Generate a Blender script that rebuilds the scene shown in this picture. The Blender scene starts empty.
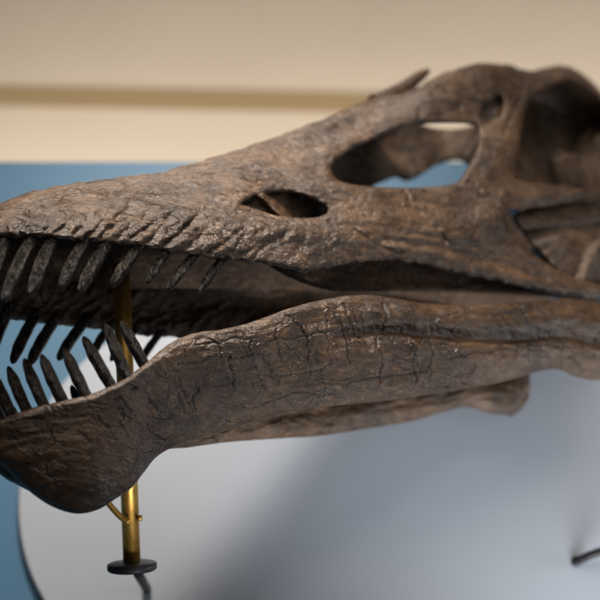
import bpy, math, random
import numpy as np
from mathutils import Vector, Matrix

rng = np.random.default_rng(7)
random.seed(7)
C = bpy.context.scene.collection
sc = bpy.context.scene

# ------------------------------------------------------------------ camera / frames
PITCH = math.radians(28.0)      # the camera looks up at the mounted skull
YAW = math.radians(25.0)        # the skull's rear is swung away from the camera
LENS, SENS = 85.0, 36.0
DIST = 1.26
O = np.array([0.0, 0.0, 1.5])   # reference point in the skull's midplane
F = np.array([0, math.cos(PITCH), math.sin(PITCH)])
R = np.array([1.0, 0, 0])
U = np.array([0, -math.sin(PITCH), math.cos(PITCH)])
CAM = O - F * (DIST + 0.075)
K = LENS / SENS * 600.0
cy, sy = math.cos(YAW), math.sin(YAW)
W2L = np.array([[cy, sy, 0], [-sy, cy, 0], [0, 0, 1.0]])   # world axes -> skull axes
CL = W2L @ (CAM - O)


def rays(px, py):
    px = np.asarray(px, float); py = np.asarray(py, float)
    return F + ((px - 300) / K)[..., None] * R - ((py - 300) / K)[..., None] * U


def on_w(px, py, w):
    """picture point -> skull coordinates on the plane at lateral half-width w (near side: y = -w)"""
    d = rays(px, py) @ W2L.T
    t = (-np.asarray(w, float) - CL[1]) / d[..., 1]
    return CL + d * t[..., None]


def on_y(px, py, y):
    """picture point -> world point on the vertical plane y"""
    d = rays(px, py)
    t = (y - CAM[1]) / d[..., 1]
    return CAM + d * t[..., None]


def at_depth(px, py, z):
    return CAM + rays(px, py) * z


# ------------------------------------------------------------------ small maths
def crom(P, n):
    """Catmull-Rom resample (open) with n samples, chord-length parameter"""
    P = np.asarray(P, float)
    if P.ndim == 1:
        P = P[:, None]
    ext = np.vstack([2 * P[0] - P[1], P, 2 * P[-1] - P[-2]])
    t = np.linspace(0, len(P) - 1 - 1e-9, n)
    i = t.astype(int); f = (t - i)[:, None]
    p0, p1, p2, p3 = ext[i], ext[i + 1], ext[i + 2], ext[i + 3]
    return 0.5 * (2 * p1 + (p2 - p0) * f + (2 * p0 - 5 * p1 + 4 * p2 - p3) * f ** 2 + (3 * p1 - p0 - 3 * p2 + p3) * f ** 3)


def closed(P, per=6):
    P = np.asarray(P, float); n = len(P)
    out = []
    for i in range(n):
        p0, p1, p2, p3 = P[i - 1], P[i], P[(i + 1) % n], P[(i + 2) % n]
        for k in range(per):
            f = k / per
            out.append(0.5 * (2 * p1 + (p2 - p0) * f + (2 * p0 - 5 * p1 + 4 * p2 - p3) * f ** 2 + (3 * p1 - p0 - 3 * p2 + p3) * f ** 3))
    return np.array(out)


def sdist(X, Y, poly):
    """signed distance to a closed polygon: positive inside"""
    sh = X.shape
    x = X.ravel(); y = Y.ravel()
    d2 = np.full(x.shape, 1e12); ins = np.zeros(x.shape, bool)
    n = len(poly)
    for i in range(n):
        ax, ay = poly[i]; bx, by = poly[(i + 1) % n]
        ex, ey = bx - ax, by - ay
        L = ex * ex + ey * ey + 1e-12
        t = np.clip(((x - ax) * ex + (y - ay) * ey) / L, 0, 1)
        dx = x - ax - t * ex; dy = y - ay - t * ey
        d2 = np.minimum(d2, dx * dx + dy * dy)
        c = (ay > y) != (by > y)
        with np.errstate(divide='ignore', invalid='ignore'):
            xi = ax + (y - ay) / (by - ay + 1e-15) * ex
        ins ^= c & (x < xi)
    d = np.sqrt(d2)
    return np.where(ins, d, -d).reshape(sh)


_perm = rng.random((256, 256))


def vnoise(x, y):
    xi = np.floor(x).astype(int); yi = np.floor(y).astype(int)
    fx = x - xi; fy = y - yi
    fx = fx * fx * fx * (fx * (6 * fx - 15) + 10); fy = fy * fy * fy * (fy * (6 * fy - 15) + 10)
    a = _perm[xi % 256, yi % 256]; b = _perm[(xi + 1) % 256, yi % 256]
    c = _perm[xi % 256, (yi + 1) % 256]; d = _perm[(xi + 1) % 256, (yi + 1) % 256]
    return (a * (1 - fx) + b * fx) * (1 - fy) + (c * (1 - fx) + d * fx) * fy * 1.0 - 0.5


def fbm(x, y, o=4, g=0.5):
    s = 0; a = 1.0
    for k in range(o):
        s = s + a * vnoise(x * 2 ** k + 17.3 * k, y * 2 ** k + 31.7 * k); a *= g
    return s


def sstep(a, b, x):
    t = np.clip((x - a) / (b - a), 0, 1)
    return t * t * (3 - 2 * t)


def bump(X, Y, cx, cy_, rx, ry, ang=0):
    c, s = math.cos(math.radians(ang)), math.sin(math.radians(ang))
    dx, dy = X - cx, Y - cy_
    u = (dx * c + dy * s) / rx; v = (-dx * s + dy * c) / ry
    return np.exp(-(u * u + v * v))


def line_d(X, Y, pts):
    """unsigned distance to a polyline"""
    d = np.full(X.shape, 1e9)
    for (ax, ay), (bx, by) in zip(pts[:-1], pts[1:]):
        ex, ey = bx - ax, by - ay
        t = np.clip(((X - ax) * ex + (Y - ay) * ey) / (ex * ex + ey * ey), 0, 1)
        d = np.minimum(d, np.hypot(X - ax - t * ex, Y - ay - t * ey))
    return d


# ------------------------------------------------------------------ object helpers
def mesh_obj(name, verts, faces, mat, parent=None, smooth=True):
    me = bpy.data.meshes.new(name)
    verts = np.asarray(verts, float)
    if isinstance(faces, np.ndarray) and faces.ndim == 2:
        nf, k = faces.shape
        me.vertices.add(len(verts)); me.vertices.foreach_set('co', verts.ravel())
        me.loops.add(nf * k); me.loops.foreach_set('vertex_index', faces.ravel().astype(np.int32))
        me.polygons.add(nf); me.polygons.foreach_set('loop_start', np.arange(0, nf * k, k, dtype=np.int32))
        me.update(calc_edges=True); me.validate()
    else:
        me.from_pydata([tuple(v) for v in verts], [], [tuple(f) for f in faces]); me.validate()
    me.polygons.foreach_set('use_smooth', np.full(len(me.polygons), smooth))
    me.materials.append(mat)
    o = bpy.data.objects.new(name, me)
    C.objects.link(o)
    if parent:
        o.parent = parent
    return o


def thing(name, label, cat, loc=(0, 0, 0), rotz=0.0, group=None):
    o = bpy.data.objects.new(name, None); C.objects.link(o)
    o.empty_display_size = 0.05
    o.location = loc; o.rotation_euler = (0, 0, rotz)
    o['label'] = label; o['category'] = cat
    if group:
        o['group'] = group
    return o


def tube(path, rad, seg=20, cap=True):
    """verts, faces of a tube along path (n,3) with per-point radius; ends domed shut"""
    P = np.asarray(path, float); n = len(P)
    r = np.broadcast_to(np.asarray(rad, float), (n,))
    T = np.gradient(P, axis=0); T /= np.linalg.norm(T, axis=1)[:, None]
    a = np.array([0, 0, 1.0]) if abs(T[0][2]) < 0.9 else np.array([1.0, 0, 0])
    N = np.cross(T[0], a); N /= np.linalg.norm(N)
    V = []; ang = np.arange(seg) * 2 * math.pi / seg
    for i in range(n):
        N = N - T[i] * (N @ T[i]); N /= np.linalg.norm(N)
        B = np.cross(T[i], N)
        V.append(P[i] + r[i] * (np.cos(ang)[:, None] * N + np.sin(ang)[:, None] * B))
    V = np.vstack(V); Fc = []
    for i in range(n - 1):
        for k in range(seg):
            k2 = (k + 1) % seg
            Fc.append((i * seg + k, i * seg + k2, (i + 1) * seg + k2, (i + 1) * seg + k))
    if cap:
        Fc.append(tuple(range(seg))[::-1]); Fc.append(tuple((n - 1) * seg + k for k in range(seg)))
    return V, Fc


def join(parts):
    V = []; Fs = []; off = 0
    for v, f in parts:
        V.append(np.asarray(v)); Fs += [tuple(i + off for i in q) for q in f]; off += len(v)
    return np.vstack(V), Fs


# ------------------------------------------------------------------ materials
def newmat(name):
    m = bpy.data.materials.new(name); m.use_nodes = True
    nt = m.node_tree; nt.nodes.clear()
    out = nt.nodes.new('ShaderNodeOutputMaterial')
    bs = nt.nodes.new('ShaderNodeBsdfPrincipled')
    nt.links.new(bs.outputs[0], out.inputs[0])
    return m, nt, bs


def N_(nt, t, **kw):
    n = nt.nodes.new(t)
    for k, v in kw.items():
        setattr(n, k, v)
    return n


def noise(nt, vec, scale, detail=4, rough=0.55, dist=0.0):
    n = N_(nt, 'ShaderNodeTexNoise'); n.inputs['Scale'].default_value = scale
    n.inputs['Detail'].default_value = detail; n.inputs['Roughness'].default_value = rough
    n.inputs['Distortion'].default_value = dist
    nt.links.new(vec, n.inputs['Vector']); return n.outputs['Fac']


def ramp(nt, fac, stops, interp='LINEAR'):
    r = N_(nt, 'ShaderNodeValToRGB'); r.color_ramp.interpolation = interp
    e = r.color_ramp.elements
    while len(e) < len(stops):
        e.new(0.5)
    for el, (p, c) in zip(e, stops):
        el.position = p
        el.color = (c, c, c, 1) if not isinstance(c, tuple) else (*c, 1)
    nt.links.new(fac, r.inputs[0]); return r.outputs[0]


def mth(nt, op, a, b=None, c=None, clamp=False):
    n = N_(nt, 'ShaderNodeMath', operation=op); n.use_clamp = clamp
    for i, v in enumerate((a, b, c)):
        if v is None:
            continue
        if isinstance(v, (int, float)):
            n.inputs[i].default_value = v
        else:
            nt.links.new(v, n.inputs[i])
    return n.outputs[0]


def mixc(nt, fac, a, b, mode='MIX'):
    n = N_(nt, 'ShaderNodeMix', data_type='RGBA', blend_type=mode)
    if isinstance(fac, (int, float)):
        n.inputs[0].default_value = fac
    else:
        nt.links.new(fac, n.inputs[0])
    for i, v in ((6, a), (7, b)):
        if isinstance(v, tuple):
            n.inputs[i].default_value = (*v, 1)
        else:
            nt.links.new(v, n.inputs[i])
    return n.outputs[2]


def coords(nt, scale=(1, 1, 1), rot=(0, 0, 0), warp=0.0, wscale=20):
    tc = N_(nt, 'ShaderNodeTexCoord'); mp = N_(nt, 'ShaderNodeMapping')
    mp.inputs['Scale'].default_value = scale; mp.inputs['Rotation'].default_value = rot
    src = tc.outputs['Object']
    if warp:
        nz = N_(nt, 'ShaderNodeTexNoise'); nz.inputs['Scale'].default_value = wscale; nz.inputs['Detail'].default_value = 3
        nt.links.new(src, nz.inputs['Vector'])
        sub = N_(nt, 'ShaderNodeVectorMath', operation='SUBTRACT'); sub.inputs[1].default_value = (0.5, 0.5, 0.5)
        nt.links.new(nz.outputs['Color'], sub.inputs[0])
        scl = N_(nt, 'ShaderNodeVectorMath', operation='SCALE'); scl.inputs['Scale'].default_value = warp
        nt.links.new(sub.outputs[0], scl.inputs[0])
        add = N_(nt, 'ShaderNodeVectorMath', operation='ADD')
        nt.links.new(src, add.inputs[0]); nt.links.new(scl.outputs[0], add.inputs[1])
        src = add.outputs[0]
    nt.links.new(src, mp.inputs['Vector'])
    return mp.outputs[0]


def cracks(nt, vec, scale, width):
    v = N_(nt, 'ShaderNodeTexVoronoi', feature='DISTANCE_TO_EDGE'); v.inputs['Scale'].default_value = scale
    nt.links.new(vec, v.inputs['Vector'])
    return ramp(nt, v.outputs['Distance'], [(0.0, 0.0), (width, 1.0)])   # 0 in the crack


def ridges(nt, vec, scale, detail, dist):
    """wandering wrinkle lines: 1 on a line, 0 away from it"""
    n = noise(nt, vec, scale, detail, 0.5, dist)
    d = mth(nt, 'ABSOLUTE', mth(nt, 'SUBTRACT', n, 0.5))
    return ramp(nt, d, [(0.0, 1.0), (0.055, 0.0)])


def bone_mat(name, dark, mid, light, crack_scale, crack_w, crack_mask, stretch, bump_strength, rough=(0.17, 0.40), spec=0.36, stri=None, crack_amt=1.0, wrinkle=(-0.06, 0.06, 1.0, 0.25), relief=(0.8, 0.7)):
    m, nt, bs = newmat(name)
    v0 = coords(nt)
    vs = coords(nt, scale=stretch, warp=0.012, wscale=40)
    big = noise(nt, v0, 16, 6, 0.65)
    med = noise(nt, vs, 60, 6, 0.65, 0.5)
    fine = noise(nt, v0, 420, 4, 0.7)
    pit = noise(nt, vs, 170, 5, 0.65, 0.3)
    c1 = ramp(nt, big, [(0.39, dark), (0.51, mid), (0.62, light)])
    c2 = ramp(nt, med, [(0.32, dark), (0.52, mid), (0.70, light)])
    col = mixc(nt, 0.45, c1, c2)
    rust = ramp(nt, noise(nt, v0, 24, 4, 0.6), [(0.56, 0.0), (0.70, 0.40)])
    col = mixc(nt, rust, col, (light[0] * 1.0, light[1] * 0.80, light[2] * 0.62))
    fl = ramp(nt, pit, [(0.56, 0.0), (0.70, 0.6)])          # worn paint on the high grain
    col = mixc(nt, fl, col, tuple(min(1, x * 1.5) for x in light))
    dk = ramp(nt, pit, [(0.30, 0.85), (0.46, 0.0)])          # dark paint left in the pits
    col = mixc(nt, dk, col, tuple(x * 0.35 for x in dark))
    vc = coords(nt, scale=stretch, warp=0.016, wscale=38)
    cr = cracks(nt, vc, crack_scale, crack_w)
    msk = ramp(nt, noise(nt, v0, 19, 3), [(crack_mask, 0.0), (crack_mask + 0.10, crack_amt)])
    crk = mth(nt, 'MULTIPLY', mth(nt, 'SUBTRACT', 1.0, cr), msk)
    rd = ridges(nt, vs, 38, 5, 0.8)
    rmk = ramp(nt, noise(nt, v0, 26, 3), [(0.40, 0.15), (0.58, 1.0)])
    tcx = N_(nt, 'ShaderNodeTexCoord'); sx = N_(nt, 'ShaderNodeSeparateXYZ'); nt.links.new(tcx.outputs['Object'], sx.inputs[0])
    mr = N_(nt, 'ShaderNodeMapRange'); nt.links.new(sx.outputs[0], mr.inputs[0])
    for i, vv in zip((1, 2, 3, 4), wrinkle):
        mr.inputs[i].default_value = vv
    where = mr.outputs[0]                                     # crinkled snout, smoother cheek
    rdm = mth(nt, 'MULTIPLY', mth(nt, 'MULTIPLY', rd, rmk), where)
    lines = mth(nt, 'MAXIMUM', crk, mth(nt, 'MULTIPLY', rdm, 0.55))
    col = mixc(nt, mth(nt, 'MULTIPLY', lines, 0.8), col, tuple(x * 0.25 for x in dark))
    at = N_(nt, 'ShaderNodeAttribute'); at.attribute_name = 'crack_stain'
    col = mixc(nt, mth(nt, 'MULTIPLY', at.outputs['Fac'], 0.85), col, tuple(x * 0.2 for x in dark))
    nt.links.new(col, bs.inputs['Base Color'])
    h = mth(nt, 'MULTIPLY', med, relief[0])
    h = mth(nt, 'MULTIPLY_ADD', mth(nt, 'MULTIPLY', pit, mth(nt, 'MULTIPLY_ADD', where, 0.6, 0.4)), relief[1], h)
    h = mth(nt, 'MULTIPLY_ADD', fine, 0.25, h)
    h = mth(nt, 'MULTIPLY_ADD', crk, -0.7, h)
    h = mth(nt, 'MULTIPLY_ADD', rdm, -0.45, h)
    if stri:
        vst = coords(nt, scale=stri[0], rot=stri[1], warp=0.01, wscale=30)
        st = noise(nt, vst, 60, 4, 0.6)
        h = mth(nt, 'MULTIPLY_ADD', st, stri[2], h)
    b = N_(nt, 'ShaderNodeBump'); b.inputs['Strength'].default_value = bump_strength; b.inputs['Distance'].default_value = 0.005
    nt.links.new(h, b.inputs['Height']); nt.links.new(b.outputs[0], bs.inputs['Normal'])
    nt.links.new(ramp(nt, pit, [(0.3, rough[1]), (0.7, rough[0])]), bs.inputs['Roughness'])
    bs.inputs['Specular IOR Level'].default_value = spec
    return m


MAT_SKULL = bone_mat('bone_cast_brown', (0.0145, 0.0078, 0.0040), (0.048, 0.0265, 0.0138), (0.112, 0.067, 0.0375),
                     70, 0.030, 0.60, (0.8, 1.0, 1.7), 0.62, stri=((0.35, 1, 1.6), (0, math.radians(-38), 0), 0.5), crack_amt=0.7)
MAT_JAW = bone_mat('bone_cast_dark', (0.017, 0.0086, 0.0040), (0.046, 0.0245, 0.0112), (0.098, 0.055, 0.027),
                   48, 0.022, 0.52, (0.6, 1.0, 1.2), 0.7, stri=((0.22, 1, 2.4), (0, math.radians(6), 0), 0.6), crack_amt=0.8, wrinkle=(-0.2, -0.1, 0.5, 0.2), relief=(0.6, 0.55))
MAT_INNER = bone_mat('bone_cast_inner', (0.020, 0.0118, 0.0070), (0.044, 0.027, 0.017), (0.075, 0.048, 0.031),
                     40, 0.03, 0.6, (1, 1, 1), 0.6, rough=(0.45, 0.7), spec=0.12)

def tooth_mat(name, lo, hi, fleck):
    """near-black peg enamel; fleck = worn glossy spots and hairline wrinkles along the tooth"""
    m, nt, bs = newmat(name)
    v = coords(nt, scale=(1, 1, 0.5), warp=0.003, wscale=120)
    a = noise(nt, v, 200, 5, 0.65); b_ = noise(nt, v, 520, 5, 0.75)
    base = ramp(nt, a, [(0.38, lo), (0.62, hi)])
    spots = ramp(nt, mth(nt, 'MULTIPLY_ADD', b_, 0.6, mth(nt, 'MULTIPLY', a, 0.4)), [(0.50, 0.0), (0.60, 1.0)])
    spots = mth(nt, 'MULTIPLY', spots, fleck)
    nt.links.new(mixc(nt, spots, base, (0.20, 0.165, 0.135)), bs.inputs['Base Color'])
    h = mth(nt, 'MULTIPLY_ADD', b_, 0.9, a)
    bp = N_(nt, 'ShaderNodeBump'); bp.inputs['Strength'].default_value = 0.9; bp.inputs['Distance'].default_value = 0.004
    nt.links.new(h, bp.inputs['Height']); nt.links.new(bp.outputs[0], bs.inputs['Normal'])
    nt.links.new(ramp(nt, a, [(0.3, 0.32), (0.7, 0.16)]), bs.inputs['Roughness'])
    nt.links.new(mth(nt, 'MULTIPLY_ADD', spots, 0.4, 0.12), bs.inputs['Specular IOR Level'])
    return m


MAT_TOOTH = tooth_mat('tooth_enamel_worn', (0.0035, 0.0028, 0.0022), (0.012, 0.0085, 0.006), 0.36)
MAT_TOOTH_DARK = tooth_mat('tooth_enamel_dark', (0.003, 0.0022, 0.0018), (0.011, 0.0072, 0.005), 0.18)

m, nt, bs = newmat('polished_brass'); MAT_BRASS = m
v = coords(nt, scale=(1, 1, 0.1)); a = noise(nt, v, 300, 3)
nt.links.new(ramp(nt, a, [(0.3, (0.52, 0.295, 0.065)), (0.7, (0.62, 0.365, 0.09))]), bs.inputs['Base Color'])
bs.inputs['Metallic'].default_value = 0.92
nt.links.new(ramp(nt, a, [(0.3, 0.36), (0.7, 0.46)]), bs.inputs['Roughness'])

m, nt, bs = newmat('black_painted_metal'); MAT_BLACK = m
v = coords(nt); a = noise(nt, v, 300, 3)
nt.links.new(ramp(nt, a, [(0.3, (0.010, 0.010, 0.011)), (0.7, (0.018, 0.018, 0.02))]), bs.inputs['Base Color'])
bs.inputs['Roughness'].default_value = 0.5; bs.inputs['Specular IOR Level'].default_value = 0.25


def paint(name, c, rough, var=0.04, scale=3.0, spec=0.4):
    m, nt, bs = newmat(name)
    v = coords(nt); a = noise(nt, v, scale, 4); f = noise(nt, v, 350, 3)
    nt.links.new(ramp(nt, a, [(0.3, tuple(x * (1 - var) for x in c)), (0.7, tuple(min(1, x * (1 + var)) for x in c))]), bs.inputs['Base Color'])
    bs.inputs['Roughness'].default_value = rough; bs.inputs['Specular IOR Level'].default_value = spec
    b = N_(nt, 'ShaderNodeBump'); b.inputs['Strength'].default_value = 0.05; b.inputs['Distance'].default_value = 0.001
    nt.links.new(f, b.inputs['Height']); nt.links.new(b.outputs[0], bs.inputs['Normal'])
    return m


MAT_BLUE = paint('blue_panel_paint', (0.034, 0.110, 0.192), 0.55)
MAT_WHITE = paint('white_board_laminate', (0.275, 0.30, 0.338), 0.36)
MAT_WALL = paint('cream_wall_paint', (0.44, 0.370, 0.298), 0.8)
MAT_TRIM = paint('tan_trim_paint', (0.235, 0.165, 0.085), 0.7)

# ------------------------------------------------------------------ the skull: heightfield shells traced per bone, given real depth
skull = thing('dinosaur_skull', 'brown long-snouted dinosaur skull cast with open jaws and dark peg teeth',
              'dinosaur skull', tuple(O), YAW)

W_X = [-60, -45, -30, -12, 10, 45, 100, 200, 300, 400, 500, 600, 650]
W_V = [0.010, 0.024, 0.042, 0.058, 0.070, 0.080, 0.086, 0.086, 0.083, 0.077, 0.073, 0.069, 0.061]
TOP = [(-48, 236), (-42, 224), (-25, 213), (0, 203), (30, 192), (80, 182), (130, 176), (178, 168), (220, 155), (260, 142), (300, 128), (335, 114), (365, 101), (385, 95),
       (402, 93), (418, 87), (432, 79), (455, 69), (480, 63.5), (505, 64), (522, 68.5), (531, 70), (545, 67), (565, 66), (585, 75), (600, 90), (615, 108), (630, 135), (640, 170)]
BOT = [(-40, 242), (-20, 238), (0, 236.5), (25, 237.5), (60, 239.5), (95, 242), (130, 246), (165, 250), (200, 257), (230, 261), (265, 264), (290, 269), (307, 272), (325, 269),
       (350, 264), (375, 260.5), (400, 261), (430, 267), (460, 273.5), (490, 280), (520, 286), (550, 292), (575, 296), (605, 300), (630, 296), (644, 270), (646, 220)]
tx, ty = zip(*TOP); bx_, by_ = zip(*BOT)


def edge_noise(P, amp, f, seed):
    P = np.asarray(P, float).copy()
    t = np.arange(len(P))
    P[:, 1] += amp * fbm(P[:, 0] * f + seed, P[:, 0] * 0 + seed * 1.7, 3)
    return P


top_c = edge_noise(crom(TOP, 260), 2.2, 0.09, 3.1)
bot_c = edge_noise(crom(BOT, 300), 2.6, 0.11, 8.4)
OUT = np.vstack([top_c, bot_c[::-1]])
H_ANT = closed([(332, 172), (334, 163), (350, 150.5), (375, 138.5), (400, 128.5), (420, 124.5), (445, 123.5), (465, 124), (476, 127), (479, 138), (474, 155), (465, 172),
                (455, 183), (432, 187), (395, 187.5), (360, 185.5), (340, 181)])
H_FOR = closed([(482.5, 112), (485, 104), (491, 101), (496, 95.5), (501, 97), (503, 106), (500, 116), (494, 119), (489, 123), (484, 119)])
H_PRE = closed([(242, 204), (252, 198), (270, 193), (290, 193), (308, 198), (322, 206), (327, 212), (318, 217), (300, 218), (285, 217), (274, 215), (262, 211), (250, 207)])
H_ORB = closed([(517, 176), (519, 150), (523, 122), (530, 101), (545, 90), (560, 82), (573, 80), (588, 88), (602, 101), (612, 120), (617, 150), (614, 178), (600, 190), (575, 187), (540, 183), (524, 181)])
H_LTF = closed([(506, 219), (509, 212), (520, 209), (545, 207), (570, 202.5), (588, 197), (608, 195), (622, 210), (628, 240), (622, 272), (606, 284), (580, 279), (562, 272), (545, 262), (528, 248), (514, 233)])
HOLES = [H_ANT, H_FOR, H_PRE, H_ORB, H_LTF]
STEP = 0.9


def shell(outline, holes, wfun, tfun, rfun=6.0, step=STEP, mirror=True, rnd=0.0055, flip=False):
    """A thick bone sheet: outer skin where wfun says, rounded at every outline and hole, inner skin tfun deeper."""
    x0, y0 = outline.min(0) - 3; x1, y1 = outline.max(0) + 3
    gx = np.arange(x0, x1, step); gy = np.arange(y0, y1, step)
    X, Y = np.meshgrid(gx, gy)
    sds = [sdist(X, Y, outline)] + [-sdist(X, Y, h) for h in holes]
    S = np.minimum.reduce(sds)
    keep = S > -0.75 * step
    gyS, gxS = np.gradient(S, step)
    gl = np.hypot(gxS, gyS) + 1e-9
    near = keep & (S < 0.45 * step)
    PX = np.where(near, X - S * gxS / gl, X); PY = np.where(near, Y - S * gyS / gl, Y)
    D = np.where(near, 0.0, np.maximum(S, 0))
    quad = keep[:-1, :-1] & keep[1:, :-1] & keep[:-1, 1:] & keep[1:, 1:]
    used = np.zeros_like(keep)
    used[:-1, :-1] |= quad; used[1:, :-1] |= quad; used[:-1, 1:] |= quad; used[1:, 1:] |= quad
    idx = -np.ones(keep.shape, int); idx[used] = np.arange(used.sum()); n = used.sum()
    px, py, d = PX[used], PY[used], D[used]
    wo = wfun(px, py)
    q = 1 - np.clip(d / rfun, 0, 1)
    ro = rnd * (1 - np.sqrt(np.clip(1 - q * q, 0, 1)))
    tt = tfun(px, py) * (0.35 + 0.65 * np.sqrt(np.clip(1 - q * q, 0, 1)))
    vo = on_w(px, py, wo - ro)
    vi = on_w(px, py, wo - ro - np.maximum(tt, 0.0015))
    a, b, c, e = idx[:-1, :-1][quad], idx[1:, :-1][quad], idx[1:, 1:][quad], idx[:-1, 1:][quad]
    fo = np.stack([a, b, c, e], 1); fi = np.stack([e, c, b, a], 1) + n
    # walls along free edges
    E = np.vstack([fo[:, [0, 1]], fo[:, [1, 2]], fo[:, [2, 3]], fo[:, [3, 0]]])
    key = np.sort(E, 1); kk = key[:, 0].astype(np.int64) * (n + 1) + key[:, 1]
    u, first, cnt = np.unique(kk, return_index=True, return_counts=True)
    Eb = E[first[cnt == 1]]
    fw = np.stack([Eb[:, 1], Eb[:, 0], Eb[:, 0] + n, Eb[:, 1] + n], 1)
    V = np.vstack([vo, vi]); Fq = np.vstack([fo, fi, fw])
    if flip:
        V = V * np.array([1, -1, 1]); Fq = Fq[:, ::-1]
    elif mirror:
        Vm = V * np.array([1, -1, 1]); Fm = Fq[:, ::-1] + len(V)
        V = np.vstack([V, Vm]); Fq = np.vstack([Fq, Fm])
    return V, Fq


def wander(p, q, n, amp, seed):
    r = np.random.default_rng(seed)
    P = np.linspace(p, q, n); d = np.array(q, float) - np.array(p, float); L = np.hypot(*d)
    nn = np.array([-d[1], d[0]]) / L
    off = np.cumsum(r.normal(0, amp, n)); off -= np.linspace(off[0], off[-1], n)
    return [tuple(x) for x in P + nn * off[:, None]]


SUTURES = [wander((330, 158), (190, 178), 16, 1.6, 1), wander((527, 70), (505, 132), 9, 1.4, 2), wander((468, 182), (496, 203), 9, 1.8, 3),
           wander((404, 190), (446, 246), 12, 2.0, 4), wander((548, 266), (410, 234), 18, 1.4, 5), wander((330, 222), (402, 252), 12, 1.6, 6),
           wander((446, 92), (512, 128), 10, 1.6, 8)]


_r = np.random.default_rng(5)
GROOVES = []
_x = 18.0
while _x < 262:
    yb_ = np.interp(_x, bx_, by_) - _r.uniform(3, 9)
    ln_ = _r.uniform(22, 46) * (1.0 if _x < 200 else 0.7); an_ = math.radians(_r.uniform(-46, -28))
    GROOVES.append((wander((_x, yb_), (_x + ln_ * math.cos(an_), yb_ + ln_ * math.sin(an_)), 9, 1.3, int(_x * 5)), _r.uniform(0.45, 1.0)))
    if _r.random() < 0.5:
        x2, y2 = _x + _r.uniform(14, 30), yb_ - _r.uniform(16, 26); l2 = ln_ * 0.6
        GROOVES.append((wander((x2, y2), (x2 + l2 * math.cos(an_), y2 + l2 * math.sin(an_)), 7, 1.3, int(_x * 9)), _r.uniform(0.3, 0.7)))
    _x += _r.uniform(9, 19)


def w_cran(px, py):
    W = np.interp(px, W_X, W_V)
    t = np.interp(px, tx, ty); b = np.interp(px, bx_, by_)
    v = np.clip((py - t) / np.maximum(b - t, 8), 0, 1)
    prof = np.interp(v, [0, 0.06, 0.15, 0.3, 0.5, 0.7, 0.85, 1.0], [0.50, 0.58, 0.68, 0.80, 0.92, 0.985, 1.0, 0.985])
    op = sstep(360, 440, px) * (1 - sstep(490, 520, px))            # beside the open nostril the wall stands nearly upright
    prof = prof * (1 - op) + op * np.maximum(prof, 0.80)
    w = W * prof
    # fine top roll-over
    dtop = np.maximum(py - t, 0)
    q = 1 - np.clip(dtop / 9, 0, 1)
    w = w - 0.006 * (1 - np.sqrt(np.clip(1 - q * q, 0, 1)))
    # bosses and hollows (metres)
    w += 0.0040 * bump(px, py, 493, 160, 20, 60, 12)           # bar between the openings
    w += 0.0045 * bump(px, py, 498, 215, 16, 18)
    w += 0.0030 * bump(px, py, 400, 225, 70, 22, 5)
    w -= 0.0045 * bump(px, py, 285, 208, 42, 13, 5)             # hollow round the small opening
    w += 0.0030 * bump(px, py, 300, 232, 70, 10, 6)
    w -= 0.0030 * bump(px, py, 430, 208, 50, 9, 4)
    w += 0.0030 * bump(px, py, 455, 95, 50, 14, -20)
    w -= 0.0035 * bump(px, py, 345, 128, 60, 9, -24)
    w += 0.0030 * np.exp(-(line_d(px, py, [(505, 195), (560, 196), (612, 188)]) / 7) ** 2)
    w += 0.0028 * np.exp(-(line_d(px, py, [(395, 246), (450, 258), (510, 275), (580, 291)]) / 7) ** 2)
    w -= 0.0022 * np.exp(-(line_d(px, py, [(380, 240), (440, 247), (500, 262), (545, 280)]) / 4) ** 2)
    # tooth-socket swellings and grooves running up and back from the tooth row
    for ln, am in GROOVES:
        L = np.array(ln); sel = (px > L[:, 0].min() - 14) & (px < L[:, 0].max() + 14) & (py > L[:, 1].min() - 14) & (py < L[:, 1].max() + 14)
        if not sel.any():
            continue
        dd = line_d(px[sel], py[sel], ln)
        along = np.clip((py[sel] - L[:, 1].min()) / max(L[:, 1].max() - L[:, 1].min(), 1), 0, 1)
        k_ = am * (0.35 + 0.65 * along)
        w[sel] += k_ * (-0.0021 * np.exp(-(dd / 2.2) ** 2) + 0.0011 * np.exp(-((dd - 6) / 3.4) ** 2))
    # sutures between the bones
    for ln in SUTURES:
        dd = line_d(px, py, ln)
        w += -0.0008 * np.exp(-(dd / 1.3) ** 2) + 0.0006 * np.exp(-((dd - 5) / 3.0) ** 2)
    # rear: lengthwise grain
    fade2 = sstep(300, 380, px)
    st2 = vnoise(px / 45 + 3, (py - 0.16 * px) / 4.5)
    w += fade2 * 0.0011 * st2
    w += 0.0026 * fbm(px / 46, py / 30, 3) + 0.0011 * fbm(px / 13 + 9, py / 10, 3) + 0.0005 * fbm(px / 4 + 2, py / 3.2, 2)
    return w


def t_cran(px, py):
    return 0.0085 + 0.004 * sstep(230, 260, py)




def far_px(poly, w):
    """outline seen on the far side -> the same outline on the mirrored near side"""
    w = np.full(len(poly), w)
    for _ in range(12):
        P = on_w(poly[:, 0], poly[:, 1], -w) * np.array([1, -1, 1])
        d = (P - CL) @ W2L                       # back to world axes
        z = d @ F
        q = np.stack([300 + K * (d @ R) / z, 300 - K * (d @ U) / z], 1)
        w = 0.5 * w + 0.5 * np.clip(w_cran(q[:, 0], q[:, 1]), 0.045, 0.08)
    return q


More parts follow.
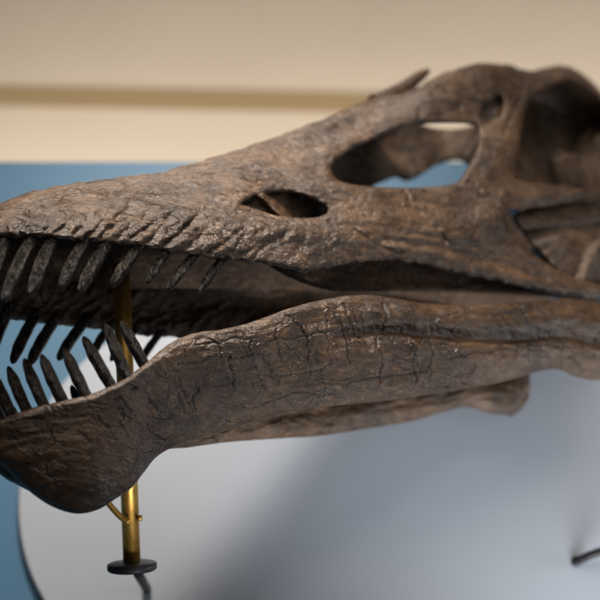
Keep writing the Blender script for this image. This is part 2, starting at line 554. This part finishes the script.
# the far opening is narrower and the far rim of the nostril is notched lower than the near one
F_ANT = far_px(closed([(350, 212), (368, 192), (384, 184), (394, 181), (403, 184.5), (413, 182), (430, 171), (448, 164.5), (461, 166), (466, 176), (458, 200), (430, 222), (390, 226)]), 0.074)
F_NAR = far_px(np.vstack([crom([(410, 131), (425, 136), (445, 137), (462, 134), (474, 124)], 30), [(474, 60), (412, 60)]]), 0.058)
F_ORB = closed([(560, 176), (562, 150), (566, 125), (578, 108), (592, 104), (602, 110), (610, 124), (614, 150), (612, 176), (600, 186), (575, 184)])
F_GAP = far_px(closed([(500, 216), (506, 208), (514, 213), (520, 226), (520, 237), (508, 234)]), 0.07)
parts = [shell(OUT, HOLES, w_cran, t_cran, mirror=False), shell(OUT, [F_ANT, F_NAR, F_GAP, H_LTF], w_cran, t_cran, flip=True)]


# bony floors a little way inside the two small openings of the near side
def w_pre(px, py):
    w = w_cran(px, py * 0 + 225) - 0.021 + 0.010 * np.exp(-(line_d(px, py, [(262, 196), (272, 206), (290, 224)]) / 5.5) ** 2)
    return w - 0.0004 * np.clip(px - 285, 0, 60) + 0.0012 * fbm(px / 14, py / 10, 3)


parts.append(shell(closed([(232, 200), (250, 190), (300, 184), (336, 198), (338, 216), (300, 228), (262, 224), (240, 214)]), [], w_pre, lambda x, y: np.full(x.shape, 0.004), 5.0, 1.2, mirror=False))
parts.append(shell(closed([(478, 110), (484, 96), (497, 92), (508, 100), (506, 118), (494, 128), (480, 124)]), [], lambda x, y: w_cran(x, y) - 0.0085 + 0.003 * fbm(x / 7, y / 7, 2), lambda x, y: np.full(x.shape, 0.004), 5.0, 1.2, mirror=False))

# roof closing the two sides over the midline, left open over the nostril
tcs = crom(TOP, 420)
wt = w_cran(tcs[:, 0], tcs[:, 1] + 2.5) - 0.004
A = on_w(tcs[:, 0], tcs[:, 1] + 2.5, wt)
rows = 21
open_ = (tcs[:, 0] > 396) & (tcs[:, 0] < 436)
for rng_ in (np.where(tcs[:, 0] <= 424)[0], np.where(tcs[:, 0] >= 515)[0]):
    k = np.linspace(-1, 1, rows)
    rv = []
    for i in rng_:
        p = A[i]
        for s_ in k:
            rv.append((p[0], p[1] * -s_, p[2] + 0.006 * (1 - s_ * s_) + 0.0012 * math.sin(i * 0.13 + 3 * s_)))
    rv = np.array(rv); m_ = len(rng_)
    ii = np.arange(m_ - 1)[:, None] * rows + np.arange(rows - 1)[None]
    fr = np.stack([ii, ii + 1, ii + rows + 1, ii + rows], -1).reshape(-1, 4)
    rv2 = rv - np.array([0, 0, 0.006]); fr2 = fr[:, ::-1] + len(rv)
    parts.append((np.vstack([rv, rv2]), np.vstack([fr, fr2])))


def join_np(ps):
    V = np.vstack([p[0] for p in ps]); off = 0; Fs = []
    for v, f in ps:
        Fs.append(np.asarray(f) + off); off += len(v)
    return V, np.vstack(Fs)


V, Fq = join_np(parts)
upper = mesh_obj('upper_skull', V, Fq, MAT_SKULL, skull)

# the raised far rim of the nostril, seen above the near edge
pp = crom([(376, 105), (392, 97), (406, 87.5), (417, 78.5), (428, 71)], 40)
nb = on_w(pp[:, 0], pp[:, 1], np.full(40, 0.012))
V, Fc = tube(nb, np.interp(np.arange(40), [0, 18, 34, 39], [0.013, 0.0085, 0.0055, 0.003]), 14)
mesh_obj('nasal_bar', V, Fc, MAT_SKULL, upper)

# palate: plates hanging inside the upper jaw, the roof of the mouth between them
PAL = np.vstack([crom([(262, 240), (330, 237), (450, 240), (600, 270)], 120), crom([(600, 304), (560, 298.5), (480, 294), (420, 291.5), (345, 292), (318, 288), (290, 278), (262, 262)], 160)])


def w_pal(px, py):
    return np.interp(px, [150, 300, 500, 600], [0.050, 0.051, 0.053, 0.057]) - 0.00020 * (py - 250) + 0.002 * fbm(px / 30, py / 9, 3)


V, Fq = shell(PAL, [], w_pal, lambda x, y: np.full(x.shape, 0.006), 5.0, 1.6, mirror=False)
xs = np.linspace(-0.31, 0.30, 90); ys = np.linspace(-0.052, 0.052, 20)
Xg, Yg = np.meshgrid(xs, ys, indexing='ij')
zc = on_w(np.array([150.0, 300, 450, 600]), np.array([238.0, 240, 250, 280]), 0.05)
Zg = np.interp(Xg, zc[:, 0], zc[:, 2]) + 0.010 * (1 - (Yg / 0.05) ** 2) + 0.002 * fbm(Xg * 30, Yg * 40, 3)
Xf = np.clip(Xg, -0.31, None)
Yf = Yg * np.interp(Xg, [-0.31, -0.29, -0.26, -0.2], [0.3, 0.6, 0.85, 1.0])
rv = np.stack([Xf, Yf, Zg], -1).reshape(-1, 3)
ii = np.arange(89)[:, None] * 20 + np.arange(19)[None]
fr = np.stack([ii, ii + 1, ii + 21, ii + 20], -1).reshape(-1, 4)
V, Fq = join_np([(V, Fq), (np.vstack([rv, rv + [0, 0, 0.005]]), np.vstack([fr[:, ::-1], fr + len(rv)]))])
mesh_obj('palate', V, Fq, MAT_INNER, upper)

# quadrate wing seen inside the rear opening
QUA = closed([(514, 214), (540, 206), (580, 200), (630, 196), (640, 240), (632, 290), (600, 290), (570, 282), (552, 268), (540, 254), (527, 240), (518, 226)])


def w_qua(px, py):
    w = 0.056 + 0.010 * bump(px, py, 572, 246, 30, 22, 30) - 0.007 * np.exp(-(line_d(px, py, [(520, 236), (560, 229), (600, 226)]) / 5) ** 2)
    w += 0.008 * np.exp(-(line_d(px, py, [(606, 240), (592, 258), (584, 280)]) / 6) ** 2)
    return w + 0.003 * fbm(px / 24, py / 18, 3)


V, Fq = shell(QUA, [], w_qua, lambda x, y: np.full(x.shape, 0.007), 6.0, 1.4, mirror=False)
mesh_obj('quadrate', V, Fq, MAT_SKULL, upper)

# braincase in the midline behind the eye socket
def lump(c, r, amp, seed, n=48):
    u = np.linspace(0, math.pi, n); v_ = np.linspace(0, 2 * math.pi, 2 * n, endpoint=False)
    Ug, Vg = np.meshgrid(u, v_, indexing='ij')
    d = np.stack([np.sin(Ug) * np.cos(Vg), np.sin(Ug) * np.sin(Vg), np.cos(Ug)], -1)
    k = 1 + amp * (fbm(d[..., 0] * 2 + seed + d[..., 2], d[..., 1] * 2 + 3.3 + d[..., 2], 4))
    P = np.array(c) + d * k[..., None] * np.array(r)
    m2 = 2 * n
    ii = np.arange(n - 1)[:, None] * m2 + np.arange(m2)[None]; jj = np.arange(n - 1)[:, None] * m2 + (np.arange(m2) + 1)[None] % m2
    return P.reshape(-1, 3), np.stack([ii, ii + m2, jj + m2, jj], -1).reshape(-1, 4)


c1 = on_w(np.array(612.0), np.array(190.0), 0.0); c2 = on_w(np.array(566.0), np.array(170.0), 0.012); c3 = on_w(np.array(556.0), np.array(152.0), -0.022)
V, Fq = join_np([lump(c1, (0.050, 0.030, 0.080), 0.35, 1.0), lump(c2, (0.016, 0.016, 0.022), 0.5, 5.0)])
mesh_obj('braincase', V, Fq, MAT_INNER, upper)

# ------------------------------------------------------------------ lower jaw: one U-shaped sweep, near ramus - chin - far ramus
# top px, bottom px, w at top, w at bottom, thickness
ST = [((617, 326), (617, 362), 0.058, 0.056, 0.014), ((612, 316), (613, 371), 0.061, 0.058, 0.022), ((605, 308), (606, 377), 0.063, 0.060, 0.028),
      ((596, 304), (597, 380), 0.065, 0.054, 0.031), ((578, 300), (579, 377), 0.067, 0.055, 0.032), ((558, 299), (558, 369), 0.068, 0.056, 0.031),
      ((530, 302), (530, 374), 0.069, 0.057, 0.031), ((500, 304), (500, 383), 0.070, 0.057, 0.031), ((460, 305), (460, 390), 0.071, 0.056, 0.031),
      ((420, 303), (420, 396), 0.072, 0.055, 0.031), ((390, 298), (390, 400), 0.073, 0.053, 0.032), ((360, 295), (360, 403), 0.073, 0.050, 0.032),
      ((335, 297.5), (335, 406), 0.073, 0.047, 0.033), ((305, 304), (305, 410), 0.073, 0.043, 0.034), ((278, 312), (278, 415), 0.073, 0.039, 0.034),
      ((248, 323), (250, 423), 0.073, 0.034, 0.034), ((220, 330), (222, 432), 0.073, 0.029, 0.034), ((198, 332.5), (202, 438), 0.072, 0.025, 0.034),
      ((180, 338), (184, 444), 0.071, 0.022, 0.034), ((164, 347), (168, 450), 0.070, 0.019, 0.033), ((148, 361), (155, 459), 0.069, 0.017, 0.032),
      ((133, 373), (144, 473), 0.067, 0.015, 0.031), ((117, 383), (132, 488), 0.065, 0.013, 0.030), ((99, 391), (116, 499), 0.061, 0.011, 0.030),
      ((80, 397), (98, 510), 0.056, 0.009, 0.031), ((58, 402), (78, 514), 0.049, 0.007, 0.032), ((36, 407), (57, 509), 0.039, 0.005, 0.033),
      ((15, 415), (36, 497), 0.026, 0.004, 0.034), ((2, 423), (18, 481), 0.012, 0.002, 0.034), ((-3, 430), (8, 468), 0.0, 0.0, 0.034)]
Tn = np.array([on_w(np.array(float(s[0][0])), np.array(float(s[0][1])), s[2]) for s in ST])
Bn = np.array([on_w(np.array(float(s[1][0])), np.array(float(s[1][1])), s[3]) for s in ST])
Th = np.array([s[4] for s in ST])
pxs = np.array([s[0][0] for s in ST], float)
mir = np.array([1, -1, 1.0])
Tf, Bf = (Tn[:-1] * mir)[::-1].copy(), (Bn[:-1] * mir)[::-1].copy()
for Q in (Tf, Bf):                                             # the far branch is a little shorter at its rear end
    if Q is Bf:
        Q[:, 2] += 0.012 * sstep(0.0, 0.006, Q[:, 1]) * (1 - sstep(0.012, 0.046, Q[:, 1]))   # the far half of the chin sits a touch higher
    Q[:, 0] -= 0.030 * sstep(-0.20, 0.14, Q[:, 0])
Tn = np.vstack([Tn, Tf]); Bn = np.vstack([Bn, Bf])
Th = np.r_[Th, Th[:-1][::-1]]; pxs = np.r_[pxs, pxs[:-1][::-1]]
NU, NV = 1700, 230
Tc = crom(Tn, NU); Bc = crom(Bn, NU); thc = crom(Th, NU)[:, 0]; pxc = crom(pxs, NU)[:, 0]
M = (Tc + Bc) / 2
tan = np.gradient(M, axis=0); tan[:, 2] = 0; tan /= np.linalg.norm(tan, axis=1)[:, None]
for _ in range(60):
    tan[1:-1] = (tan[:-2] + tan[1:-1] * 2 + tan[2:]) / 4
tan /= np.linalg.norm(tan, axis=1)[:, None]
NRM = np.stack([tan[:, 1], -tan[:, 0], np.zeros(NU)], 1)     # outward
if NRM[30, 1] > 0:
    NRM = -NRM
ang = np.linspace(0, 2 * math.pi, NV, endpoint=False)
ex = 2.5
ca = np.sign(np.cos(ang)) * np.abs(np.cos(ang)) ** (2 / ex); sa = np.sign(np.sin(ang)) * np.abs(np.sin(ang)) ** (2 / 2.1)
AX = (Tc - Bc) / 2
hh = np.linalg.norm(AX, axis=1)
P = M[:, None] + AX[:, None] * ca[None, :, None] * 0.985
side = thc[:, None] / 2 * sa[None]
# relief on the outer face; vfrac: 0 top .. 1 bottom
vf = (1 - ca)[None] / 2 * np.ones((NU, 1)); outer = np.clip(np.sin(ang), 0, 1)[None] ** 0.5
s_arc = np.r_[0, np.cumsum(np.linalg.norm(np.diff(M, axis=0), axis=1))][:, None] * np.ones((1, NV)) * 1100
vpx = vf * (hh * 2)[:, None] * 1100
PXg = pxc[:, None] * np.ones((1, NV))
gl = np.interp(PXg, [300, 330, 400, 450, 500, 560, 620], [0.42, 0.41, 0.38, 0.43, 0.53, 0.60, 0.62])
gd = (vf - gl) * (hh * 2)[:, None] * 1100
gfade = sstep(300, 370, PXg) * (1 - sstep(575, 615, PXg))
rel = -0.0055 * np.exp(-(gd / 6.0) ** 2) * gfade + 0.0035 * np.exp(-((gd + 17) / 12) ** 2) * gfade + 0.003 * np.exp(-((gd - 20) / 13) ** 2) * gfade
rel += 0.0035 * np.exp(-((PXg - 225) / 60) ** 2) * np.exp(-((vf - 0.3) / 0.22) ** 2)
rel -= 0.0030 * np.exp(-((PXg - 140) / 16) ** 2) * np.exp(-((vf - 0.45) / 0.3) ** 2)
rel += 0.0035 * np.exp(-((PXg - 80) / 40) ** 2) * np.exp(-((vf - 0.65) / 0.22) ** 2)
# alveolar lip
rel += 0.0022 * np.exp(-((vpx - 8) / 7) ** 2) * (1 - sstep(130, 170, PXg))
# open drying cracks on the outer face, mostly across the bone, some along it
bot_py = crom(np.r_[[s[1][1] for s in ST], [s[1][1] for s in ST][:-1][::-1]].astype(float), NU)[:, 0]
top_py = crom(np.r_[[s[0][1] for s in ST], [s[0][1] for s in ST][:-1][::-1]].astype(float), NU)[:, 0]
PYg = top_py[:, None] + vf * (bot_py - top_py)[:, None]
rr = np.random.default_rng(21)
CR = []
xq = 172.0
while xq < 430:
    t_ = np.interp(xq, [172, 200, 340, 430], [345, 335, 300, 305]); h_ = np.interp(xq, [172, 250, 430], [95, 95, 90])
    a0 = rr.uniform(0.0, 0.55); a1 = min(1.0, a0 + rr.uniform(0.25, 0.6))
    CR.append((wander((xq, t_ + a0 * h_), (xq + rr.uniform(2, 22), t_ + a1 * h_), 10, 1.7, int(xq * 7)), rr.uniform(0.5, 1.0)))
    xq += rr.uniform(8, 20)
for p, q in (((172, 372), (262, 362)), ((205, 395), (330, 372)), ((262, 350), (345, 334)), ((190, 352), (250, 345)), ((330, 352), (440, 352)), ((300, 392), (420, 378)),
             ((420, 322), (520, 318)), ((150, 385), (215, 380)), ((440, 366), (540, 352)), ((236, 412), (330, 398))):
    CR.append((wander(p, q, 16, 1.5, int(p[0] + p[1])), rr.uniform(0.5, 0.95)))
for _ in range(9):
    xq = rr.uniform(420, 560); yq = rr.uniform(306, 350)
    CR.append((wander((xq, yq), (xq + rr.uniform(-8, 12), yq + rr.uniform(10, 26)), 6, 1.2, int(xq)), rr.uniform(0.3, 0.6)))
for _ in range(16):
    xq = rr.uniform(40, 190); yq = rr.uniform(388, 440)
    CR.append((wander((xq, yq), (xq + rr.uniform(4, 14), yq + rr.uniform(8, 22)), 6, 1.4, int(xq * 3)), rr.uniform(0.3, 0.7)))
stain = np.zeros_like(PXg)
nearm = np.arange(NU)[:, None] < NU // 2
for ln, am in CR:
    L = np.array(ln); m_ = (PXg > L[:, 0].min() - 9) & (PXg < L[:, 0].max() + 9) & (PYg > L[:, 1].min() - 9) & (PYg < L[:, 1].max() + 9) & nearm
    dd = line_d(PXg[m_], PYg[m_], ln)
    rel[m_] += am * (-0.0013 * np.exp(-(dd / 0.8) ** 2) + 0.0004 * np.exp(-((dd - 2.6) / 1.4) ** 2))
    stain[m_] = np.maximum(stain[m_], np.clip(am * 1.25, 0, 1) * np.exp(-(dd / 0.9) ** 2))
stain *= (np.sin(ang) > 0.02)[None]
side = side + outer * rel
nz = 0.0026 * fbm(s_arc / 48, vpx / 26 + 40 * (np.sin(ang)[None] < 0), 3) + 0.0011 * fbm(s_arc / 14 + 5, vpx / 11, 3) + 0.0009 * vnoise(s_arc / 40, (vpx + 0.1 * s_arc) / 3.6)
side = side + nz * np.sign(np.sin(ang))[None] * np.abs(np.sin(ang))[None] ** 0.3
P = P + NRM[:, None] * side[..., None]
V = P.reshape(-1, 3)
ii = np.arange(NU - 1)[:, None] * NV + np.arange(NV)[None]; jj = np.arange(NU - 1)[:, None] * NV + (np.arange(NV) + 1)[None] % NV
Fq = np.stack([ii, jj, jj + NV, ii + NV], -1).reshape(-1, 4)
# end caps as fans of quads folded onto the centreline
capf = []
for r0 in (0, (NU - 1) * NV):
    for k in range(NV // 2 - 1):
        q = (r0 + k, r0 + k + 1, r0 + NV - 2 - k, r0 + NV - 1 - k)
        capf.append(q if r0 else q[::-1])
Fq = np.vstack([Fq, np.array(capf)])
jaw = mesh_obj('lower_jaw', V, Fq, MAT_JAW, skull)
at = jaw.data.attributes.new('crack_stain', 'FLOAT', 'POINT'); at.data.foreach_set('value', stain.ravel().astype(np.float32))


# ------------------------------------------------------------------ teeth
def tooth_mesh(base, tip, rad, seed, bend=0.06, point=0.5):
    base = np.asarray(base); tip = np.asarray(tip)
    n = 26; t = np.linspace(0, 1, n)
    ax = tip - base; L = np.linalg.norm(ax)
    out = np.array([0, math.copysign(1, base[1] if abs(base[1]) > 1e-4 else -1), 0]) * 0.5 + np.array([-1, 0, 0]) * 0.5
    path = base + ax * t[:, None] + out * (bend * L * np.sin(t * math.pi))[:, None]
    r = 1.06 * rad * (0.95 + 0.10 * np.sin(t * 2.6)) * np.where(t > point, np.sqrt(np.clip(1 - ((t - point) / (1 - point)) ** 2.4, 0.006, 1)), 1)
    r = r * (1 + 0.05 * np.sin(t * 23 + seed) * t)
    V, Fc = tube(path, r, 18)
    V = V + 0.0004 * np.stack([fbm(V[:, 0] * 260 + seed, V[:, 2] * 200, 3)] * 3, 1)
    return V, Fc


up_teeth = [((-34, 240), (-46, 285), 4.6), ((-14, 241), (-26, 292), 4.8), ((7, 240), (-8, 282), 5.0), ((33, 239), (3, 304), 5.4), ((53, 240), (30, 298), 5.8), ((84, 243), (60, 292), 5.4),
            ((108, 244), (79, 294), 5.4), ((140, 247), (111, 288), 5.2), ((168, 251), (147, 284), 4.2), ((195, 256), (168, 290), 4.2), ((221, 262), (199, 293), 3.8)]
W_T = lambda px: np.interp(px, W_X, W_V) * 0.985 - 0.0075
cnt = 0
for (b, t, r) in up_teeth:
    wb = float(W_T(b[0])); k = r / 1100
    B = on_w(np.array(float(b[0] + (b[0] - t[0]) * 0.18)), np.array(float(b[1] + (b[1] - t[1]) * 0.18)), wb)
    T = on_w(np.array(float(t[0])), np.array(float(t[1])), wb - 0.001)
    for s_ in (1, -1):
        V, Fc = tooth_mesh(B * [1, s_, 1], T * [1, s_, 1], k, cnt * 1.7 + s_, 0.05, 0.62)
        mesh_obj('tooth', V, Fc, MAT_TOOTH, upper); cnt += 1

low_teeth = [((144, 364), (121, 321), 4.9), ((128, 377), (105, 323), 4.9), ((112, 387), (83, 336), 4.9), ((87, 397), (64, 348), 5.0), ((63, 402), (41, 354), 4.9), ((45, 407), (24, 358), 4.8),
             ((28, 412), (8, 366), 4.8), ((14, 418), (-7, 373), 4.6), ((4, 425), (-16, 384), 4.4)]
topx = np.array([s[0][0] for s in ST], float)[::-1]; topw = np.array([s[2] for s in ST])[::-1]
for (b, t, r) in low_teeth:
    wb = float(np.interp(b[0], topx, topw)) - 0.001; k = r / 1100
    B = on_w(np.array(float(b[0] + (b[0] - t[0]) * 0.25)), np.array(float(b[1] + (b[1] - t[1]) * 0.25)), wb)
    T = on_w(np.array(float(t[0])), np.array(float(t[1])), wb + 0.002)
    for s_ in (1, -1):
        V, Fc = tooth_mesh(B * [1, s_, 1], T * [1, s_, 1], k, cnt * 2.1 + s_, 0.05, 0.55)
        mesh_obj('tooth', V, Fc, MAT_TOOTH_DARK, jaw); cnt += 1

# ------------------------------------------------------------------ mounts
WALL_Y = 0.215
top_l = on_w(np.array(121.0), np.array(262.0), 0.0)
top_w = O + W2L.T @ top_l
zt = (top_w - CAM) @ F
bot_w = at_depth(np.array(132.0), np.array(565.0), zt - 0.002)
post = thing('brass_post', 'thin polished brass post under the chin ending in a black round collar', 'mounting post', tuple(bot_w))
ax = (top_w - bot_w); L = np.linalg.norm(ax); ax /= L


def rel_(P):
    return np.asarray(P) - bot_w


V, Fc = tube(np.array([rel_(bot_w), rel_(bot_w + ax * L * 0.5), rel_(top_w)]), 0.0078, 32)
mesh_obj('rod', V, Fc, MAT_BRASS, post)


def lathe_on(axis, origin, prof, seg=48):
    """prof: (distance along axis, radius)"""
    P = np.array([origin + axis * d for d, _ in prof])
    a = np.array([1.0, 0, 0]); a = a - axis * (a @ axis); a /= np.linalg.norm(a); b = np.cross(axis, a)
    an = np.arange(seg) * 2 * math.pi / seg
    V = np.vstack([P[i] + prof[i][1] * (np.cos(an)[:, None] * a + np.sin(an)[:, None] * b) for i in range(len(prof))])
    Fc = []
    for i in range(len(prof) - 1):
        for k in range(seg):
            k2 = (k + 1) % seg
            Fc.append((i * seg + k, (i + 1) * seg + k, (i + 1) * seg + k2, i * seg + k2))
    Fc.append(tuple(range(seg))); Fc.append(tuple((len(prof) - 1) * seg + k for k in range(seg))[::-1])
    return V, Fc


V, Fc = lathe_on(-ax, rel_(bot_w) + ax * 0.004, [(0, 0.0085), (0.0005, 0.013), (0.002, 0.0205), (0.003, 0.0222), (0.0075, 0.0222), (0.009, 0.0205), (0.0095, 0.010)])
mesh_obj('collar', V, Fc, MAT_BLACK, post)
st0 = rel_(bot_w - ax * 0.004 + np.array([0.003, 0, 0]))
end = rel_(on_y(np.array(147.0), np.array(589.0), WALL_Y - 0.009))
V, Fc = tube(np.array([st0 + ax * 0.004, st0 * 0.75 + end * 0.25, st0 * 0.5 + end * 0.5, end]), 0.0046, 20)
mesh_obj('wall_peg', V, Fc, MAT_BLACK, post)
zz = (bot_w - CAM) @ F
pr = crom(np.array([rel_(at_depth(np.array(x), np.array(y), zz - 0.012)) for x, y in ((129.0, 522.0), (122.0, 518.0), (114.0, 510.0), (106.0, 500.0), (97.0, 488.0))]), 24)
V, Fc = tube(pr, 0.0027, 16)
mesh_obj('support_prong', V, Fc, MAT_BRASS, post)
V, Fc = tube(np.array([rel_(at_depth(np.array(x), np.array(518.0), zz - 0.006)) for x in (137.0, 142.0)]), 0.0028, 16)
mesh_obj('set_screw', V, Fc, MAT_BRASS, post)

# the second mount at lower right: black rod coming off the white board
p0 = on_y(np.array(576.0), np.array(562.0), WALL_Y - 0.010)
br = thing('support_bracket', 'black bent metal rod standing off the white board at lower right', 'mounting bracket', tuple(p0))
pts = np.array([p0 - p0, np.array([0.006, -0.007, 0.0015]), np.array([0.016, -0.014, 0.004]), np.array([0.05, -0.028, 0.012]), np.array([0.10, -0.034, 0.03])])
V, Fc = tube(crom(pts, 60), 0.0042, 18)
mesh_obj('arm', V, Fc, MAT_BLACK, br)
V, Fc = tube(np.array([[0, 0.0, 0], [0, -0.004, 0]]), 0.0050, 24)
mesh_obj('foot', V, Fc, MAT_BLACK, br)

# ------------------------------------------------------------------ case back and the room behind
def slab(name, outline_xz, y_front, thick, mat, bevel=0.002):
    n = len(outline_xz); Pz = np.asarray(outline_xz)
    c = Pz.mean(0)
    V = []
    rings = [(y_front, -bevel), (y_front + bevel, 0), (y_front + thick, 0)]
    T = np.roll(Pz, -1, 0) - np.roll(Pz, 1, 0); T /= np.linalg.norm(T, axis=1)[:, None]
    Nn = np.stack([T[:, 1], -T[:, 0]], 1)
    if ((Pz - c) * Nn).sum() < 0:
        Nn = -Nn
    for y, g in rings:
        Q = Pz + Nn * g
        V += [(q[0], y, q[1]) for q in Q]
    Fc = [tuple(range(n))]
    for r in range(2):
        for k in range(n):
            k2 = (k + 1) % n
            Fc.append((r * n + k, (r + 1) * n + k, (r + 1) * n + k2, r * n + k2))
    Fc.append(tuple(2 * n + k for k in range(n))[::-1])
    return mesh_obj(name, V, Fc, mat, None, False)


yb = WALL_Y
lt = on_y(np.array(19.0), np.array(486.0), yb - 0.010); tp = on_y(np.array(215.0), np.array(293.0), yb - 0.010)
rad_b = 0.5 * ((tp[0] - lt[0]) + (tp[2] - lt[2]))
cx_, cz_ = lt[0] + rad_b, lt[2]
pts = [(cx_ + rad_b * math.cos(a), cz_ + rad_b * math.sin(a)) for a in np.linspace(math.pi / 2, math.pi, 48)]
z0 = cz_ - 0.004
pts += [(cx_ + rad_b * math.cos(a), z0 + rad_b * math.sin(a)) for a in np.linspace(math.pi, 1.5 * math.pi, 48)]
x1 = 0.75
pts += [(x1 + rad_b * math.cos(a), z0 + rad_b * math.sin(a)) for a in np.linspace(1.5 * math.pi, 2 * math.pi, 48)]
pts += [(x1 + rad_b * math.cos(a), cz_ + rad_b * math.sin(a)) for a in np.linspace(0, math.pi / 2, 48)]
wb = slab('display_board', pts, yb - 0.010, 0.0097, MAT_WHITE)
wb['label'] = 'pale grey-white rounded board mounted on the blue panel behind the skull'; wb['category'] = 'display board'

zt_ = on_y(np.array(300.0), np.array(161.0), yb)[2]
bp_ = slab('blue_partition', [(-1.2, zt_), (-1.2, 0.5), (1.6, 0.5), (1.6, zt_)], yb, 0.03, MAT_BLUE)
bp_['label'] = 'flat blue panel with straight top edge behind the white board'; bp_['category'] = 'panel'

WY = 0.62
wl = slab('wall', [(-3, 4.0), (-3, -0.2), (4, -0.2), (4, 4.0)], WY, 0.1, MAT_WALL)
wl['kind'] = 'structure'; wl['label'] = 'cream wall beyond the display panel'
p1, p2, p3, p4 = [on_y(np.array(x), np.array(y), WY - 0.004) for x, y in ((0.0, 84.0), (360.0, 91.0), (0.0, 105.0), (360.0, 112.0))]
za = lambda x: p1[2] + (x - p1[0]) * (p2[2] - p1[2]) / (p2[0] - p1[0]); zb = lambda x: p3[2] + (x - p3[0]) * (p4[2] - p3[2]) / (p4[0] - p3[0])
tr = slab('wall_trim', [(-3, za(-3)), (-3, zb(-3)), (4, zb(4)), (4, za(4))], WY - 0.001, 0.0008, MAT_TRIM, 0.0003)
tr['kind'] = 'structure'; tr['label'] = 'tan horizontal trim strip along the cream wall'

# ------------------------------------------------------------------ camera
cam = bpy.data.cameras.new('camera'); co = bpy.data.objects.new('camera', cam); C.objects.link(co)
cam.lens = LENS; cam.sensor_width = SENS; cam.sensor_fit = 'HORIZONTAL'; cam.clip_end = 100; cam.clip_start = 0.01
Mx = Matrix(((R[0], U[0], -F[0], CAM[0]), (R[1], U[1], -F[1], CAM[1]), (R[2], U[2], -F[2], CAM[2]), (0, 0, 0, 1)))
co.matrix_world = Mx
cam.dof.use_dof = True
fp = O + W2L.T @ on_w(np.array(170.0), np.array(270.0), 0.072)
cam.dof.focus_distance = float((fp - CAM) @ F)
cam.dof.aperture_fstop = 3.1
sc.camera = co

# ------------------------------------------------------------------ light
w = bpy.data.worlds.new('World'); sc.world = w; w.use_nodes = True
bg = w.node_tree.nodes['Background']
bg.inputs[0].default_value = (0.80, 0.88, 1.0, 1); bg.inputs[1].default_value = 0.05


def area(name, loc, target, size, power, color, sy_=None, spread=180):
    l = bpy.data.lights.new(name, 'AREA'); l.size = size; l.energy = power; l.color = color; l.spread = math.radians(spread)
    if sy_:
        l.shape = 'RECTANGLE'; l.size_y = sy_
    o = bpy.data.objects.new(name, l); C.objects.link(o)
    o.location = loc
    o.rotation_euler = (Vector(target) - Vector(loc)).to_track_quat('-Z', 'Y').to_euler()
    return o


area('soft_lamp', (0.10, -0.95, 2.40), (0.05, 0.0, 1.48), 1.9, 11.5, (1.0, 0.92, 0.83), spread=95)
area('case_lamp', (-0.15, -0.50, 2.35), (-0.08, -0.06, 1.5), 0.15, 4.8, (1.0, 0.90, 0.79), spread=75)
area('board_fill', (0.42, 0.125, 0.98), (0.38, 0.215, 1.36), 1.0, 1.9, (0.95, 0.97, 1.0), 0.04, spread=60)  # added strip below the view, only there to brighten the board
area('low_right_fill', (1.2, -1.7, 0.9), (0.2, 0.2, 1.3), 0.9, 1.5, (0.97, 0.98, 1.0), spread=100)  # added fill from low right, stands for no real fixture
area('side_lamp', (0.85, 0.08, 1.32), (0.25, 0.2, 1.22), 0.25, 3.0, (0.95, 0.97, 1.0))
area('wall_fill', (0.2, 0.34, 1.50), (0.2, 0.62, 1.85), 2.4, 31, (1.0, 0.91, 0.79), 0.08)  # added light hidden behind the blue panel, brightens the wall from below

sc.view_settings.view_transform = 'Standard'; sc.view_settings.look = 'None'
sc.view_settings.exposure = 0.0; sc.view_settings.gamma = 1.0
